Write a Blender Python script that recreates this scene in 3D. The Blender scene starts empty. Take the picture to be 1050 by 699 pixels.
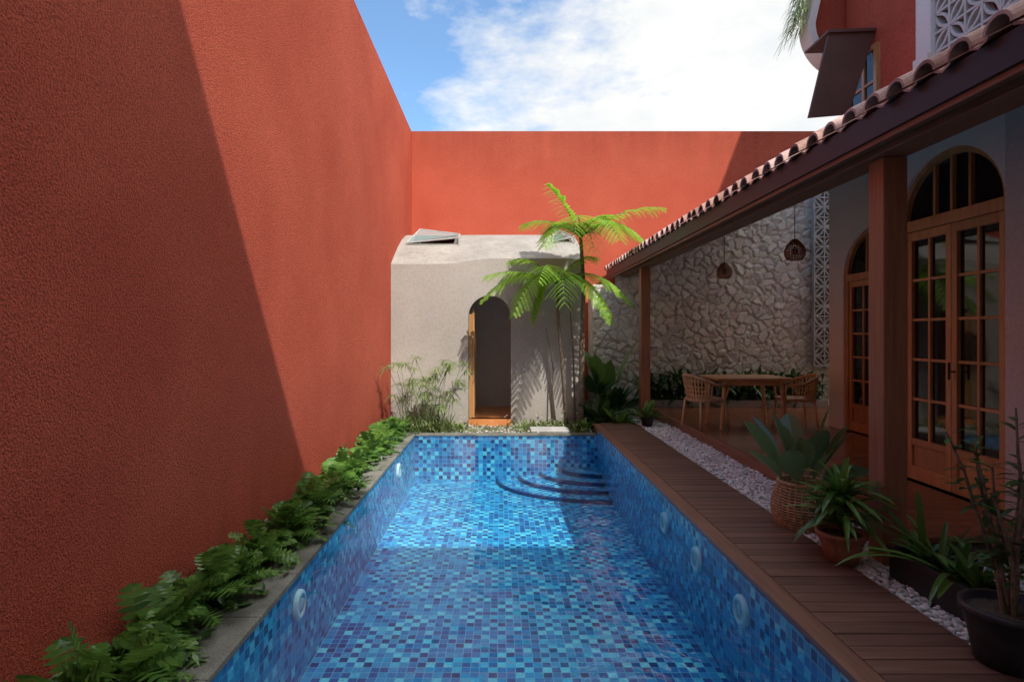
import bpy, math, random
import numpy as np
from mathutils import Vector, Matrix
random.seed(7); np.random.seed(7)
R=random.random
def U(a,b): return a+(b-a)*R()
scene=bpy.context.scene
F=598.0; LX,LY=0.38,0.667

# ------------------------------------------------------------------ materials
def newmat(name):
    m=bpy.data.materials.new(name); m.use_nodes=True
    nt=m.node_tree; nt.nodes.clear()
    out=nt.nodes.new('ShaderNodeOutputMaterial')
    return m,nt,out
def N(nt,t,**k):
    n=nt.nodes.new(t)
    for a,b in k.items():
        if a.startswith('i_'): n.inputs[a[2:].replace('_',' ')].default_value=b
        else: setattr(n,a,b)
    return n
def ramp(nt,stops,interp='LINEAR'):
    r=nt.nodes.new('ShaderNodeValToRGB'); r.color_ramp.interpolation=interp
    e=r.color_ramp.elements
    while len(e)<len(stops): e.new(0.5)
    for i,(p,c) in enumerate(stops):
        e[i].position=p; e[i].color=(c[0],c[1],c[2],1)
    return r
def coords(nt,scale=(1,1,1)):
    tc=N(nt,'ShaderNodeTexCoord'); mp=N(nt,'ShaderNodeMapping'); mp.inputs['Scale'].default_value=scale
    nt.links.new(tc.outputs['Object'],mp.inputs['Vector']); return mp.outputs['Vector']
def noise(nt,vec,scale,detail=4,rough=.55):
    n=N(nt,'ShaderNodeTexNoise'); n.inputs['Scale'].default_value=scale; n.inputs['Detail'].default_value=detail
    n.inputs['Roughness'].default_value=rough; nt.links.new(vec,n.inputs['Vector']); return n.outputs['Fac']
def mul(c,f): return tuple(max(0,min(1,x*f)) for x in c)
def plain(name,col,rough=.6,var=.2,vscale=3,bump=0,bscale=60,metal=0,stretch=(1,1,1),col2=None,spec=.4,fine=None,dist=.02):
    m,nt,out=newmat(name); L=nt.links
    b=N(nt,'ShaderNodeBsdfPrincipled'); v=coords(nt,stretch)
    f=noise(nt,v,vscale,3)
    c2=col2 or mul(col,1+var)
    r=ramp(nt,[(.3,mul(col,1-var)),(.7,c2)]); L.new(f,r.inputs['Fac']); colout=r.outputs['Color']
    if fine:
        f2=noise(nt,v,fine[0],2,.7)
        r2=ramp(nt,[(.3,(1-fine[1],)*3),(.7,(1,1,1))]); L.new(f2,r2.inputs['Fac'])
        mx=N(nt,'ShaderNodeMixRGB',blend_type='MULTIPLY'); mx.inputs['Fac'].default_value=1
        L.new(colout,mx.inputs['Color1']); L.new(r2.outputs['Color'],mx.inputs['Color2']); colout=mx.outputs['Color']
    L.new(colout,b.inputs['Base Color'])
    b.inputs['Roughness'].default_value=rough; b.inputs['Metallic'].default_value=metal
    b.inputs['Specular IOR Level'].default_value=spec
    if bump:
        f3=noise(nt,v,bscale,2,.6); bp=N(nt,'ShaderNodeBump'); bp.inputs['Strength'].default_value=bump
        bp.inputs['Distance'].default_value=dist; L.new(f3,bp.inputs['Height']); L.new(bp.outputs['Normal'],b.inputs['Normal'])
    L.new(b.outputs[0],out.inputs['Surface']); return m
def foliage(name,c1,c2,trans=.3,rough=.45):
    m,nt,out=newmat(name); L=nt.links
    g=N(nt,'ShaderNodeNewGeometry'); r=ramp(nt,[(0,c1),(1,c2)]); L.new(g.outputs['Random Per Island'],r.inputs['Fac'])
    b=N(nt,'ShaderNodeBsdfPrincipled'); b.inputs['Roughness'].default_value=rough
    L.new(r.outputs['Color'],b.inputs['Base Color'])
    t=N(nt,'ShaderNodeBsdfTranslucent'); h=N(nt,'ShaderNodeHueSaturation'); h.inputs['Value'].default_value=1.4; h.inputs['Hue'].default_value=.49
    L.new(r.outputs['Color'],h.inputs['Color']); L.new(h.outputs['Color'],t.inputs['Color'])
    mx=N(nt,'ShaderNodeMixShader'); mx.inputs['Fac'].default_value=trans
    L.new(b.outputs[0],mx.inputs[1]); L.new(t.outputs[0],mx.inputs[2]); L.new(mx.outputs[0],out.inputs['Surface']); return m
def stucco(name,ca,cb,bscale,bump,rough=.9,dark=.62,dist=.02,big=.7,stain=None):
    m,nt,out=newmat(name); L=nt.links
    v=coords(nt); b=N(nt,'ShaderNodeBsdfPrincipled'); b.inputs['Roughness'].default_value=rough; b.inputs['Specular IOR Level'].default_value=.15
    f=noise(nt,v,big,4,.62); r=ramp(nt,[(.32,ca),(.68,cb)]); L.new(f,r.inputs['Fac'])
    f2=noise(nt,v,bscale,2,.85); r2=ramp(nt,[(.36,(dark,)*3),(.56,(1,1,1))]); L.new(f2,r2.inputs['Fac'])
    m2=N(nt,'ShaderNodeMixRGB',blend_type='MULTIPLY'); m2.inputs['Fac'].default_value=.8
    L.new(r.outputs[0],m2.inputs[1]); L.new(r2.outputs[0],m2.inputs[2]); co=m2.outputs[0]
    if stain:
        sp=N(nt,'ShaderNodeSeparateXYZ'); L.new(v,sp.inputs[0])
        mr=N(nt,'ShaderNodeMapRange'); mr.inputs['From Min'].default_value=stain[0]; mr.inputs['From Max'].default_value=stain[1]; L.new(sp.outputs[2],mr.inputs['Value'])
        fs_=noise(nt,coords(nt,(2.5,2.5,.3)),1.6,3,.6); mm=N(nt,'ShaderNodeMath',operation='MULTIPLY'); L.new(mr.outputs[0],mm.inputs[0]); L.new(fs_,mm.inputs[1])
        m3=N(nt,'ShaderNodeMixRGB',blend_type='MULTIPLY'); L.new(mm.outputs[0],m3.inputs[0]); L.new(co,m3.inputs[1]); m3.inputs[2].default_value=(.55,.55,.55,1); co=m3.outputs[0]
    L.new(co,b.inputs['Base Color'])
    bp=N(nt,'ShaderNodeBump'); bp.inputs['Strength'].default_value=bump; bp.inputs['Distance'].default_value=dist
    L.new(f2,bp.inputs['Height']); L.new(bp.outputs['Normal'],b.inputs['Normal'])
    L.new(b.outputs[0],out.inputs['Surface']); return m
def woodmat(name,c1,c2,stretch,rough=.45,board=None):
    m,nt,out=newmat(name); L=nt.links
    v=coords(nt,stretch); b=N(nt,'ShaderNodeBsdfPrincipled'); b.inputs['Roughness'].default_value=rough
    f=noise(nt,v,6,4,.65); r=ramp(nt,[(.3,c1),(.7,c2)]); L.new(f,r.inputs['Fac'])
    g=N(nt,'ShaderNodeNewGeometry'); r2=ramp(nt,[(0,(.66,.66,.66)),(1,(1,1,1))]); L.new(g.outputs['Random Per Island'],r2.inputs['Fac'])
    m1=N(nt,'ShaderNodeMixRGB',blend_type='MULTIPLY'); m1.inputs['Fac'].default_value=1
    L.new(r.outputs[0],m1.inputs[1]); L.new(r2.outputs[0],m1.inputs[2]); L.new(m1.outputs[0],b.inputs['Base Color'])
    bp=N(nt,'ShaderNodeBump'); bp.inputs['Strength'].default_value=.25; bp.inputs['Distance'].default_value=.004
    L.new(f,bp.inputs['Height']); L.new(bp.outputs['Normal'],b.inputs['Normal'])
    L.new(b.outputs[0],out.inputs['Surface']); return m

RED=stucco('terracotta_stucco',(.56,.102,.058),(.68,.142,.082),85,1.0,dark=.45,dist=.02,stain=(1.2,-.2))
RED2=stucco('terracotta_stucco_fine',(.52,.098,.055),(.61,.130,.072),55,.6,dark=.65,stain=(4.8,6.0))
CEM=stucco('grey_plaster',(.40,.365,.32),(.49,.45,.40),20,.15,dark=.85,stain=(.7,-.2))
CEMR=stucco('roof_plaster',(.29,.27,.24),(.38,.355,.32),14,.2,dark=.8,big=2.5)
INW=stucco('interior_plaster',(.62,.58,.53),(.72,.68,.62),20,.15,dark=.85)
WHITE=stucco('white_plaster',(.78,.735,.67),(.83,.79,.73),30,.1,dark=.94)
GREYW=stucco('light_grey_render',(.58,.56,.52),(.66,.64,.60),40,.25,dark=.85)
SOIL=plain('soil',(.09,.07,.05),.95,.4,8,.8,40)
SOILL=plain('pale_garden_soil',(.24,.21,.16),.95,.45,7,.8,40,fine=(90,.5))
GRASSG=plain('ground_earth',(.12,.11,.08),.95,.4,3,.5,20)
COPE=plain('coping_stone',(.20,.20,.17),.8,.4,4,.4,60,fine=(120,.45))
CONC=plain('concrete',(.42,.41,.39),.85,.2,4,.3,50)
DECK=woodmat('deck_wood',(.125,.060,.040),(.24,.125,.085),(.35,6,6),.42)
DECKL=woodmat('deck_edge_wood',(.16,.07,.045),(.28,.135,.085),(6,.35,6),.42)
POST=woodmat('post_wood',(.28,.105,.045),(.46,.19,.085),(6,6,.4),.45)
BEAMW=woodmat('beam_wood',(.18,.08,.042),(.31,.14,.075),(6,.4,6),.5)
DOORW=woodmat('door_teak',(.50,.235,.085),(.70,.37,.15),(5,5,.6),.4)
TEAK=woodmat('teak_furniture',(.58,.32,.14),(.78,.47,.22),(3,3,3),.45)
PORCHF=woodmat('porch_floor_wood',(.20,.068,.034),(.34,.13,.062),(.4,6,6),.2)
BLACK=plain('black_metal',(.02,.02,.022),.45,.2,3)
BLACKP=plain('black_plastic_pot',(.025,.025,.028),.4,.3,6,.1,40)
BROWNM=plain('brown_metal_hood',(.12,.06,.045),.55,.25,2)
TERRA=plain('terracotta_pot_clay',(.42,.17,.10),.8,.25,6,.2,50,fine=(30,.25))
RATTAN=plain('rattan',(.46,.30,.17),.7,.35,30,.3,90)
PLW=plain('white_plastic',(.78,.80,.80),.35,.03,3)
LENS=plain('light_lens',(.50,.60,.66),.15,.1,20)
TILEF=plain('orange_floor_tile',(.68,.26,.09),.4,.2,3)
STEM=plain('stem_bark',(.20,.15,.10),.85,.35,20,.5,60)
GSTEM=plain('green_stem',(.12,.20,.06),.6,.3,10)
FOL_X=foliage('philodendron_leaf',(.045,.12,.022),(.14,.28,.05),.25,.35)
FOL_D=foliage('dark_leaf',(.022,.062,.018),(.07,.15,.035),.2,.35)
FOL_B=foliage('banana_leaf',(.08,.16,.07),(.16,.25,.10),.25,.35)
FOL_F=foliage('fern_leaf',(.18,.38,.03),(.36,.56,.06),.35,.5)
FOL_P=foliage('papyrus_leaf',(.14,.22,.06),(.32,.36,.15),.3,.5)
FOL_G=foliage('grass_leaf',(.08,.15,.04),(.28,.33,.12),.3,.5)
FLOW=plain('pale_flower',(.75,.68,.66),.7,.1,3)
m,nt,out=newmat('window_glass'); b=N(nt,'ShaderNodeBsdfPrincipled'); b.inputs['Base Color'].default_value=(.014,.015,.016,1)
b.inputs['Roughness'].default_value=.04; b.inputs['Specular IOR Level'].default_value=.5; nt.links.new(b.outputs[0],out.inputs[0]); GLASS=m
m,nt,out=newmat('skylight_glass'); b=N(nt,'ShaderNodeBsdfPrincipled'); b.inputs['Base Color'].default_value=(.36,.55,.55,1)
b.inputs['Roughness'].default_value=.06; tr=N(nt,'ShaderNodeBsdfTransparent'); tr.inputs['Color'].default_value=(.8,.92,.9,1); mx=N(nt,'ShaderNodeMixShader'); mx.inputs[0].default_value=.5
nt.links.new(b.outputs[0],mx.inputs[1]); nt.links.new(tr.outputs[0],mx.inputs[2]); nt.links.new(mx.outputs[0],out.inputs[0]); SKYG=m
m,nt,out=newmat('white_pebble'); g=N(nt,'ShaderNodeNewGeometry'); r=ramp(nt,[(0,(.50,.48,.45)),(.4,(.74,.73,.70)),(1,(.86,.85,.83))])
nt.links.new(g.outputs['Random Per Island'],r.inputs[0]); b=N(nt,'ShaderNodeBsdfPrincipled'); b.inputs['Roughness'].default_value=.6
nt.links.new(r.outputs[0],b.inputs['Base Color']); nt.links.new(b.outputs[0],out.inputs[0]); PEB=m
m,nt,out=newmat('grey_pebble'); g=N(nt,'ShaderNodeNewGeometry'); r=ramp(nt,[(0,(.22,.20,.18)),(.5,(.38,.36,.33)),(1,(.62,.60,.56))])
nt.links.new(g.outputs['Random Per Island'],r.inputs[0]); b=N(nt,'ShaderNodeBsdfPrincipled'); b.inputs['Roughness'].default_value=.7
nt.links.new(r.outputs[0],b.inputs['Base Color']); nt.links.new(b.outputs[0],out.inputs[0]); PEBG=m
m,nt,out=newmat('clay_roof_tile'); g=N(nt,'ShaderNodeNewGeometry'); r=ramp(nt,[(0,(.34,.17,.13)),(.5,(.52,.30,.24)),(1,(.66,.46,.40))])
nt.links.new(g.outputs['Random Per Island'],r.inputs[0]); b=N(nt,'ShaderNodeBsdfPrincipled'); b.inputs['Roughness'].default_value=.8
v=coords(nt); f=noise(nt,v,25,3); r2=ramp(nt,[(.3,(.65,.65,.65)),(.65,(1,1,1))]); nt.links.new(f,r2.inputs[0])
mx=N(nt,'ShaderNodeMixRGB',blend_type='MULTIPLY'); mx.inputs[0].default_value=1; nt.links.new(r.outputs[0],mx.inputs[1]); nt.links.new(r2.outputs[0],mx.inputs[2])
nt.links.new(mx.outputs[0],b.inputs['Base Color']); nt.links.new(b.outputs[0],out.inputs[0]); CLAY=m
def mosaic(name,stops,size=.064,grout=(.16,.42,.56)):
    m,nt,out=newmat(name); L=nt.links
    tc=N(nt,'ShaderNodeTexCoord'); sc=N(nt,'ShaderNodeVectorMath',operation='SCALE'); sc.inputs['Scale'].default_value=1/size
    L.new(tc.outputs['UV'],sc.inputs[0])
    fl=N(nt,'ShaderNodeVectorMath',operation='FLOOR'); L.new(sc.outputs[0],fl.inputs[0])
    wn=N(nt,'ShaderNodeTexWhiteNoise',noise_dimensions='2D'); L.new(fl.outputs[0],wn.inputs['Vector'])
    dt=N(nt,'ShaderNodeVectorMath',operation='DOT_PRODUCT'); dt.inputs[1].default_value=(.5,.5,0); L.new(fl.outputs[0],dt.inputs[0])
    fc=N(nt,'ShaderNodeMath',operation='FRACT'); L.new(dt.outputs['Value'],fc.inputs[0])
    a1=N(nt,'ShaderNodeMath',operation='MULTIPLY'); a1.inputs[1].default_value=.70; L.new(wn.outputs['Value'],a1.inputs[0])
    a2=N(nt,'ShaderNodeMath',operation='MULTIPLY_ADD'); a2.inputs[1].default_value=.56; L.new(fc.outputs[0],a2.inputs[0]); L.new(a1.outputs[0],a2.inputs[2])
    r=ramp(nt,stops,'CONSTANT'); L.new(a2.outputs[0],r.inputs[0])
    fr=N(nt,'ShaderNodeVectorMath',operation='FRACTION'); L.new(sc.outputs[0],fr.inputs[0])
    sp=N(nt,'ShaderNodeSeparateXYZ'); L.new(fr.outputs[0],sp.inputs[0])
    def edge(o):
        a=N(nt,'ShaderNodeMath',operation='SUBTRACT'); a.inputs[1].default_value=.5; L.new(o,a.inputs[0])
        c=N(nt,'ShaderNodeMath',operation='ABSOLUTE'); L.new(a.outputs[0],c.inputs[0]); return c.outputs[0]
    mxm=N(nt,'ShaderNodeMath',operation='MAXIMUM'); L.new(edge(sp.outputs[0]),mxm.inputs[0]); L.new(edge(sp.outputs[1]),mxm.inputs[1])
    gt=N(nt,'ShaderNodeMath',operation='GREATER_THAN'); gt.inputs[1].default_value=.455; L.new(mxm.outputs[0],gt.inputs[0])
    f=noise(nt,coords(nt),45,2,.7); r2=ramp(nt,[(.3,(.55,.58,.64)),(.7,(1.0,1.0,1.0))]); L.new(f,r2.inputs[0])
    mm=N(nt,'ShaderNodeMixRGB',blend_type='MULTIPLY'); mm.inputs[0].default_value=.9; L.new(r.outputs[0],mm.inputs[1]); L.new(r2.outputs[0],mm.inputs[2])
    mx=N(nt,'ShaderNodeMixRGB'); L.new(gt.outputs[0],mx.inputs[0]); L.new(mm.outputs[0],mx.inputs[1]); mx.inputs[2].default_value=(*grout,1)
    b=N(nt,'ShaderNodeBsdfPrincipled'); b.inputs['Roughness'].default_value=.3; L.new(mx.outputs[0],b.inputs['Base Color'])
    L.new(b.outputs[0],out.inputs[0]); return m
ST=[(0,(.010,.055,.22)),(.12,(.015,.13,.40)),(.28,(.03,.23,.55)),(.42,(.03,.10,.34)),(.50,(.04,.36,.66)),(.68,(.09,.58,.82)),(.82,(.20,.76,.90))]
MOS=mosaic('blue_mosaic_tile',ST)
MOSD=mosaic('dark_mosaic_trim',[(0,(.008,.03,.13)),(.5,(.012,.05,.20))],.03,(.02,.06,.18))
m,nt,out=newmat('pool_water_surface'); L=nt.links
fr=N(nt,'ShaderNodeFresnel'); fr.inputs['IOR'].default_value=1.36
tr=N(nt,'ShaderNodeBsdfTransparent'); tr.inputs['Color'].default_value=(.80,.97,.99,1)
gl=N(nt,'ShaderNodeBsdfGlossy'); gl.inputs['Roughness'].default_value=.01; gl.inputs['Color'].default_value=(1,1,1,1)
f=noise(nt,coords(nt),4.5,3,.5); bp=N(nt,'ShaderNodeBump'); bp.inputs['Strength'].default_value=.38; bp.inputs['Distance'].default_value=.05
L.new(f,bp.inputs['Height']); L.new(bp.outputs[0],fr.inputs['Normal']); L.new(bp.outputs[0],gl.inputs['Normal'])
mx=N(nt,'ShaderNodeMixShader'); L.new(fr.outputs[0],mx.inputs[0]); L.new(tr.outputs[0],mx.inputs[1]); L.new(gl.outputs[0],mx.inputs[2]); L.new(mx.outputs[0],out.inputs[0]); WATER=m
m,nt,out=newmat('rubble_stone'); L=nt.links
at=N(nt,'ShaderNodeAttribute',attribute_name='Col'); b=N(nt,'ShaderNodeBsdfPrincipled'); b.inputs['Roughness'].default_value=.9
f=noise(nt,coords(nt),30,3,.7); r2=ramp(nt,[(.3,(.78,.76,.73)),(.65,(1,1,1))]); L.new(f,r2.inputs[0])
mx=N(nt,'ShaderNodeMixRGB',blend_type='MULTIPLY'); mx.inputs[0].default_value=1; L.new(at.outputs['Color'],mx.inputs[1]); L.new(r2.outputs[0],mx.inputs[2])
L.new(mx.outputs[0],b.inputs['Base Color']); bp=N(nt,'ShaderNodeBump'); bp.inputs['Strength'].default_value=.6; bp.inputs['Distance'].default_value=.02
L.new(f,bp.inputs['Height']); L.new(bp.outputs[0],b.inputs['Normal']); L.new(b.outputs[0],out.inputs[0]); STONE=m

# ------------------------------------------------------------------ mesh builder
class MB:
    def __init__(s): s.v=[]; s.f=[]; s.m=[]
    def add(s,vs,fs,m=0):
        o=len(s.v); s.v.extend([tuple(p) for p in vs]); s.f.extend([tuple(i+o for i in f) for f in fs]); s.m.extend([m]*len(fs)); return o
    def box(s,x0,x1,y0,y1,z0,z1,m=0):
        vs=[(x0,y0,z0),(x1,y0,z0),(x1,y1,z0),(x0,y1,z0),(x0,y0,z1),(x1,y0,z1),(x1,y1,z1),(x0,y1,z1)]
        s.add(vs,[(0,3,2,1),(4,5,6,7),(0,1,5,4),(1,2,6,5),(2,3,7,6),(3,0,4,7)],m)
    def tube(s,pts,rad,n=8,m=0,closed=False,cap=True):
        P=[Vector(p) for p in pts]; K=len(P)
        if not hasattr(rad,'__len__'): rad=[rad]*K
        vs=[]; up=Vector((0,0,1))
        for i,p in enumerate(P):
            if closed: d=P[(i+1)%K]-P[i-1]
            else: d=P[min(i+1,K-1)]-P[max(i-1,0)]
            d.normalize(); a=up if abs(d.z)<.9 else Vector((1,0,0))
            x=d.cross(a).normalized(); y=d.cross(x).normalized()
            for j in range(n):
                t=2*math.pi*j/n; vs.append(p+(x*math.cos(t)+y*math.sin(t))*rad[i])
        fs=[]
        for i in range(K if closed else K-1):
            for j in range(n):
                a=i*n+j; b=i*n+(j+1)%n; i2=(i+1)%K
                fs.append((a,b,i2*n+(j+1)%n,i2*n+j))
        if cap and not closed: fs.append(tuple(range(n))[::-1]); fs.append(tuple((K-1)*n+j for j in range(n)))
        s.add(vs,fs,m)
    def lathe(s,c,prof,n=32,m=0):
        vs=[];K=len(prof)
        for r,z in prof:
            for j in range(n):
                t=2*math.pi*j/n; vs.append((c[0]+r*math.cos(t),c[1]+r*math.sin(t),c[2]+z))
        fs=[(i*n+j,i*n+(j+1)%n,(i+1)*n+(j+1)%n,(i+1)*n+j) for i in range(K-1) for j in range(n)]
        s.add(vs,fs,m)
    def blade(s,base,d,L,W,droop=.3,n=6,m=0,fold=.15,pw=1.0,peak=.5,stemfrac=0,twist=0):
        base=Vector(base); d=Vector(d).normalized(); side=d.cross(Vector((0,0,1)))
        if side.length<.05: side=Vector((1,0,0))
        side.normalize(); nrm=side.cross(d).normalized()
        if twist: 
            q=Matrix.Rotation(twist,3,d); side=q@side; nrm=q@nrm
        vs=[]
        for i in range(n+1):
            t=i/n; p=base+d*L*t+Vector((0,0,-droop*L*t*t))
            tt=max(0,(t-stemfrac)/(1-stemfrac))
            w=W*.5*(math.sin(math.pi*tt**(math.log(.5)/math.log(peak)))**pw if 0<tt<1 else 0)+ (min(.004,W*.3) if t<1 else 0.0005)
            vs+= [p-side*w+nrm*w*fold,p,p+side*w+nrm*w*fold]
        fs=[]
        for i in range(n):
            a=3*i; fs+= [(a,a+1,a+4,a+3),(a+1,a+2,a+5,a+4)]
        s.add(vs,fs,m)
    def build(s,name,mats,smooth=False,parent=None,bevel=0,uv=False):
        me=bpy.data.meshes.new(name); me.from_pydata(s.v,[],s.f)
        for mt in mats: me.materials.append(mt)
        me.polygons.foreach_set('material_index',s.m)
        if smooth: me.polygons.foreach_set('use_smooth',[True]*len(s.f))
        me.update()
        if uv:
            ul=me.uv_layers.new(name='UVMap'); 
            for p in me.polygons:
                n=p.normal; ax=max(range(3),key=lambda k:abs(n[k]))
                for li in p.loop_indices:
                    co=me.vertices[me.loops[li].vertex_index].co
                    ul.data[li].uv={0:(co.y+.013,co.z+30.02),1:(co.x+50.01,co.z+30.02),2:(co.x+.02,co.y+.013)}[ax]
        ob=bpy.data.objects.new(name,me); scene.collection.objects.link(ob)
        if parent: ob.parent=parent
        if bevel:
            bv=ob.modifiers.new('bevel','BEVEL'); bv.width=bevel; bv.segments=2; bv.limit_method='ANGLE'
        return ob
def group(name):
    e=bpy.data.objects.new(name,None); scene.collection.objects.link(e); e.empty_display_size=.2; return e

def arch_wall(mb,axis,pos,thick,s0,s1,zb,top,opens,m=0,mr=None,ndiv=20):
    mr=m if mr is None else mr
    cuts={s0,s1}
    for (a,b,z0,zs,rise) in opens:
        for i in range(ndiv+1): cuts.add(a+(b-a)*(0.5-0.5*math.cos(math.pi*i/ndiv)))
    k=40
    for i in range(k+1): 
        s=s0+(s1-s0)*i/k
        if not any(a-.001<s<b+.001 for a,b,*_ in opens): cuts.add(s)
    cs=sorted(cuts)
    def P(s,z,t):
        return (s,pos+t,z) if axis=='x' else (pos+t,s,z)
    def lo(s,o):
        a,b,z0,zs,rise=o; u=(s-(a+b)/2)/((b-a)/2); return zs+rise*math.sqrt(max(0,1-u*u))
    T=top if callable(top) else (lambda s:top)
    for i in range(len(cs)-1):
        a,b=cs[i],cs[i+1]
        if b-a<1e-5: continue
        mid=(a+b)/2; o=next((o for o in opens if o[0]<mid<o[1]),None)
        spans=[]
        if o is None: spans.append((zb,zb,T(a),T(b)))
        else:
            spans.append((lo(a,o),lo(b,o),T(a),T(b)))
            if o[2]>zb+.001: spans.append((zb,zb,o[2],o[2]))
        for (za,zb2,ta,tb) in spans:
            for t in (0,thick):
                mb.add([P(a,za,t),P(b,zb2,t),P(b,tb,t),P(a,ta,t)],[(0,1,2,3)],m)
            mb.add([P(a,ta,0),P(b,tb,0),P(b,tb,thick),P(a,ta,thick)],[(0,1,2,3)],m)
        if o is not None:
            mb.add([P(a,lo(a,o),0),P(b,lo(b,o),0),P(b,lo(b,o),thick),P(a,lo(a,o),thick)],[(0,1,2,3)],mr)
            if o[2]>zb: mb.add([P(a,o[2],0),P(b,o[2],0),P(b,o[2],thick),P(a,o[2],thick)],[(0,1,2,3)],mr)
    for o in opens:
        for s in o[:2]: mb.add([P(s,o[2],0),P(s,o[3],0),P(s,o[3],thick),P(s,o[2],thick)],[(0,1,2,3)],mr)
    for s in (s0,s1): mb.add([P(s,zb,0),P(s,T(s),0),P(s,T(s),thick),P(s,zb,thick)],[(0,1,2,3)],m)

# ------------------------------------------------------------------ ground + pool
PX0,PX1,PY0,PY1=-1.37,1.56,-.3,9.36
ZW,ZF=-.152,-.87
g=MB(); G=300; z=-.16
for (a,b,c,d) in [(-G,PX0-.2,-G,G),(PX1+.1,G,-G,G),(PX0-.2,PX1+.1,-G,PY0-.1),(PX0-.2,PX1+.1,PY1+.1,G)]:
    g.add([(a,c,z),(b,c,z),(b,d,z),(a,d,z)],[(0,1,2,3)])
g.build('ground',[GRASSG])
p=MB()
p.add([(PX0,PY0,ZF),(PX1,PY0,ZF),(PX1,PY1,ZF),(PX0,PY1,ZF)],[(0,1,2,3)])
p.add([(PX0,PY0,ZF),(PX0,PY1,ZF),(PX0,PY1,-.145),(PX0,PY0,-.145)],[(0,1,2,3)])
p.add([(PX1,PY0,ZF),(PX1,PY1,ZF),(PX1,PY1,-.05),(PX1,PY0,-.05)],[(3,2,1,0)])
p.add([(PX0,PY1,ZF),(PX1,PY1,ZF),(PX1,PY1,-.145),(PX0,PY1,-.145)],[(0,1,2,3)])
p.add([(PX0,PY0,ZF),(PX1,PY0,ZF),(PX1,PY0,-.1),(PX0,PY0,-.1)],[(3,2,1,0)])
pool=group('swimming_pool')
p.build('tiled_basin',[MOS],uv=True,parent=pool)
st=MB(); n=36
for k,(rx,ry,zt_) in enumerate([(1.62,1.25,-.82),(1.27,.98,-.765),(.93,.72,-.71),(.58,.45,-.655)]):
    cx,cy=PX1-.002,PY1-.002; zb=ZF+.002
    pt=[(cx-rx*math.sin(a),cy-ry*math.cos(a)) for a in [math.pi/2*i/n for i in range(n+1)]]
    pi_=[(cx-(rx-.035)*math.sin(a),cy-(ry-.035)*math.cos(a)) for a in [math.pi/2*i/n for i in range(n+1)]]
    for i in range(n):
        a,b=pt[i],pt[i+1]; c,d=pi_[i],pi_[i+1]
        st.add([(a[0],a[1],zb),(b[0],b[1],zb),(b[0],b[1],zt_),(a[0],a[1],zt_)],[(0,1,2,3)],1)
        st.add([(a[0],a[1],zt_),(b[0],b[1],zt_),(d[0],d[1],zt_),(c[0],c[1],zt_)],[(0,1,2,3)],1)
        st.add([(c[0],c[1],zt_),(d[0],d[1],zt_),(cx,cy,zt_)],[(0,1,2)],0)
st.build('curved_steps',[MOS,MOSD],uv=True,parent=pool)
w=MB(); w.add([(PX0,PY0,ZW),(PX1,PY0,ZW),(PX1,PY1,ZW),(PX0,PY1,ZW)],[(0,1,2,3)]); w.build('pool_water',[WATER])
c=MB(); y=PY0
while y<PY1:
    y2=min(y+.6,PY1+.14); c.box(PX0-.25,PX0+.012,y+.002,y2-.002,-.14,-.10); c.box(PX0-.24,PX0-.004,y+.002,y2-.002,-.3,-.141); y=y2
c.box(PX0+.014,PX1-.004,PY1-.012,PY1+.15,-.143,-.110)
c.build('pool_coping',[COPE],bevel=.006)
def poollight(x,y,z,s,name='pool_light'):
    b=MB(); n=28
    prof=[(.001,.030),(.045,.030),(.05,.022),(.058,.020),(.062,.034),(.09,.030),(.10,.018),(.10,0)]
    vs=[]
    for r,h in prof:
        for j in range(n):
            t=2*math.pi*j/n; vs.append((x+s*h,y+r*math.cos(t),z+r*math.sin(t)))
    fs=[(i*n+j,i*n+(j+1)%n,(i+1)*n+(j+1)%n,(i+1)*n+j) for i in range(len(prof)-1) for j in range(n)]
    b.add(vs,fs,0); b.m=[1]*(2*n)+[0]*(len(fs)-2*n)
    b.build(name,[PLW,LENS],smooth=True)
for yy in (3.94,7.8): poollight(PX0,yy,-.33,1)
for yy in (3.75,4.6,5.5): poollight(PX1,yy,-.28,-1)

b=MB(); b.box(-1.95,PX0-.252,-.3,10.4,-.3,-.11); b.build('planting_bed_soil',[SOIL])
b=MB(); b.box(PX0-.1,2.3,9.52,10.4,-.3,-.14); b.build('garden_bed_soil',[SOILL])
b=MB(); b.box(.50,1.15,9.62,10.02,-.138,-.09); b.build('stepping_stone',[CONC],bevel=.02)

# ------------------------------------------------------------------ walls
WT=5.94; WY=12.8
b=MB(); b.box(-2.25,-1.95,-8,WY+.3,-.3,WT); b.build('terracotta_wall',[RED])
b=MB(); b.box(-1.948,14,WY,WY+.3,-.3,WT); b.build('terracotta_wall.001',[RED2])

# rear house wing behind the camera
hw=group('rear_house_wing')
b=MB(); b.box(-1.94,12,-5,-.42,-.3,9.48); b.build('wing_walls',[WHITE],parent=hw)
b=MB()
for zz in (1.2,4.4,7.0):
    for xx in (-.9,1.2,3.3,6): 
        b.box(xx,xx+1.3,-.42,-.39,zz,zz+1.5,1); b.box(xx+.62,xx+.68,-.39,-.37,zz,zz+1.5,0)
b.build('wing_windows',[DOORW,GLASS],parent=hw)

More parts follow.
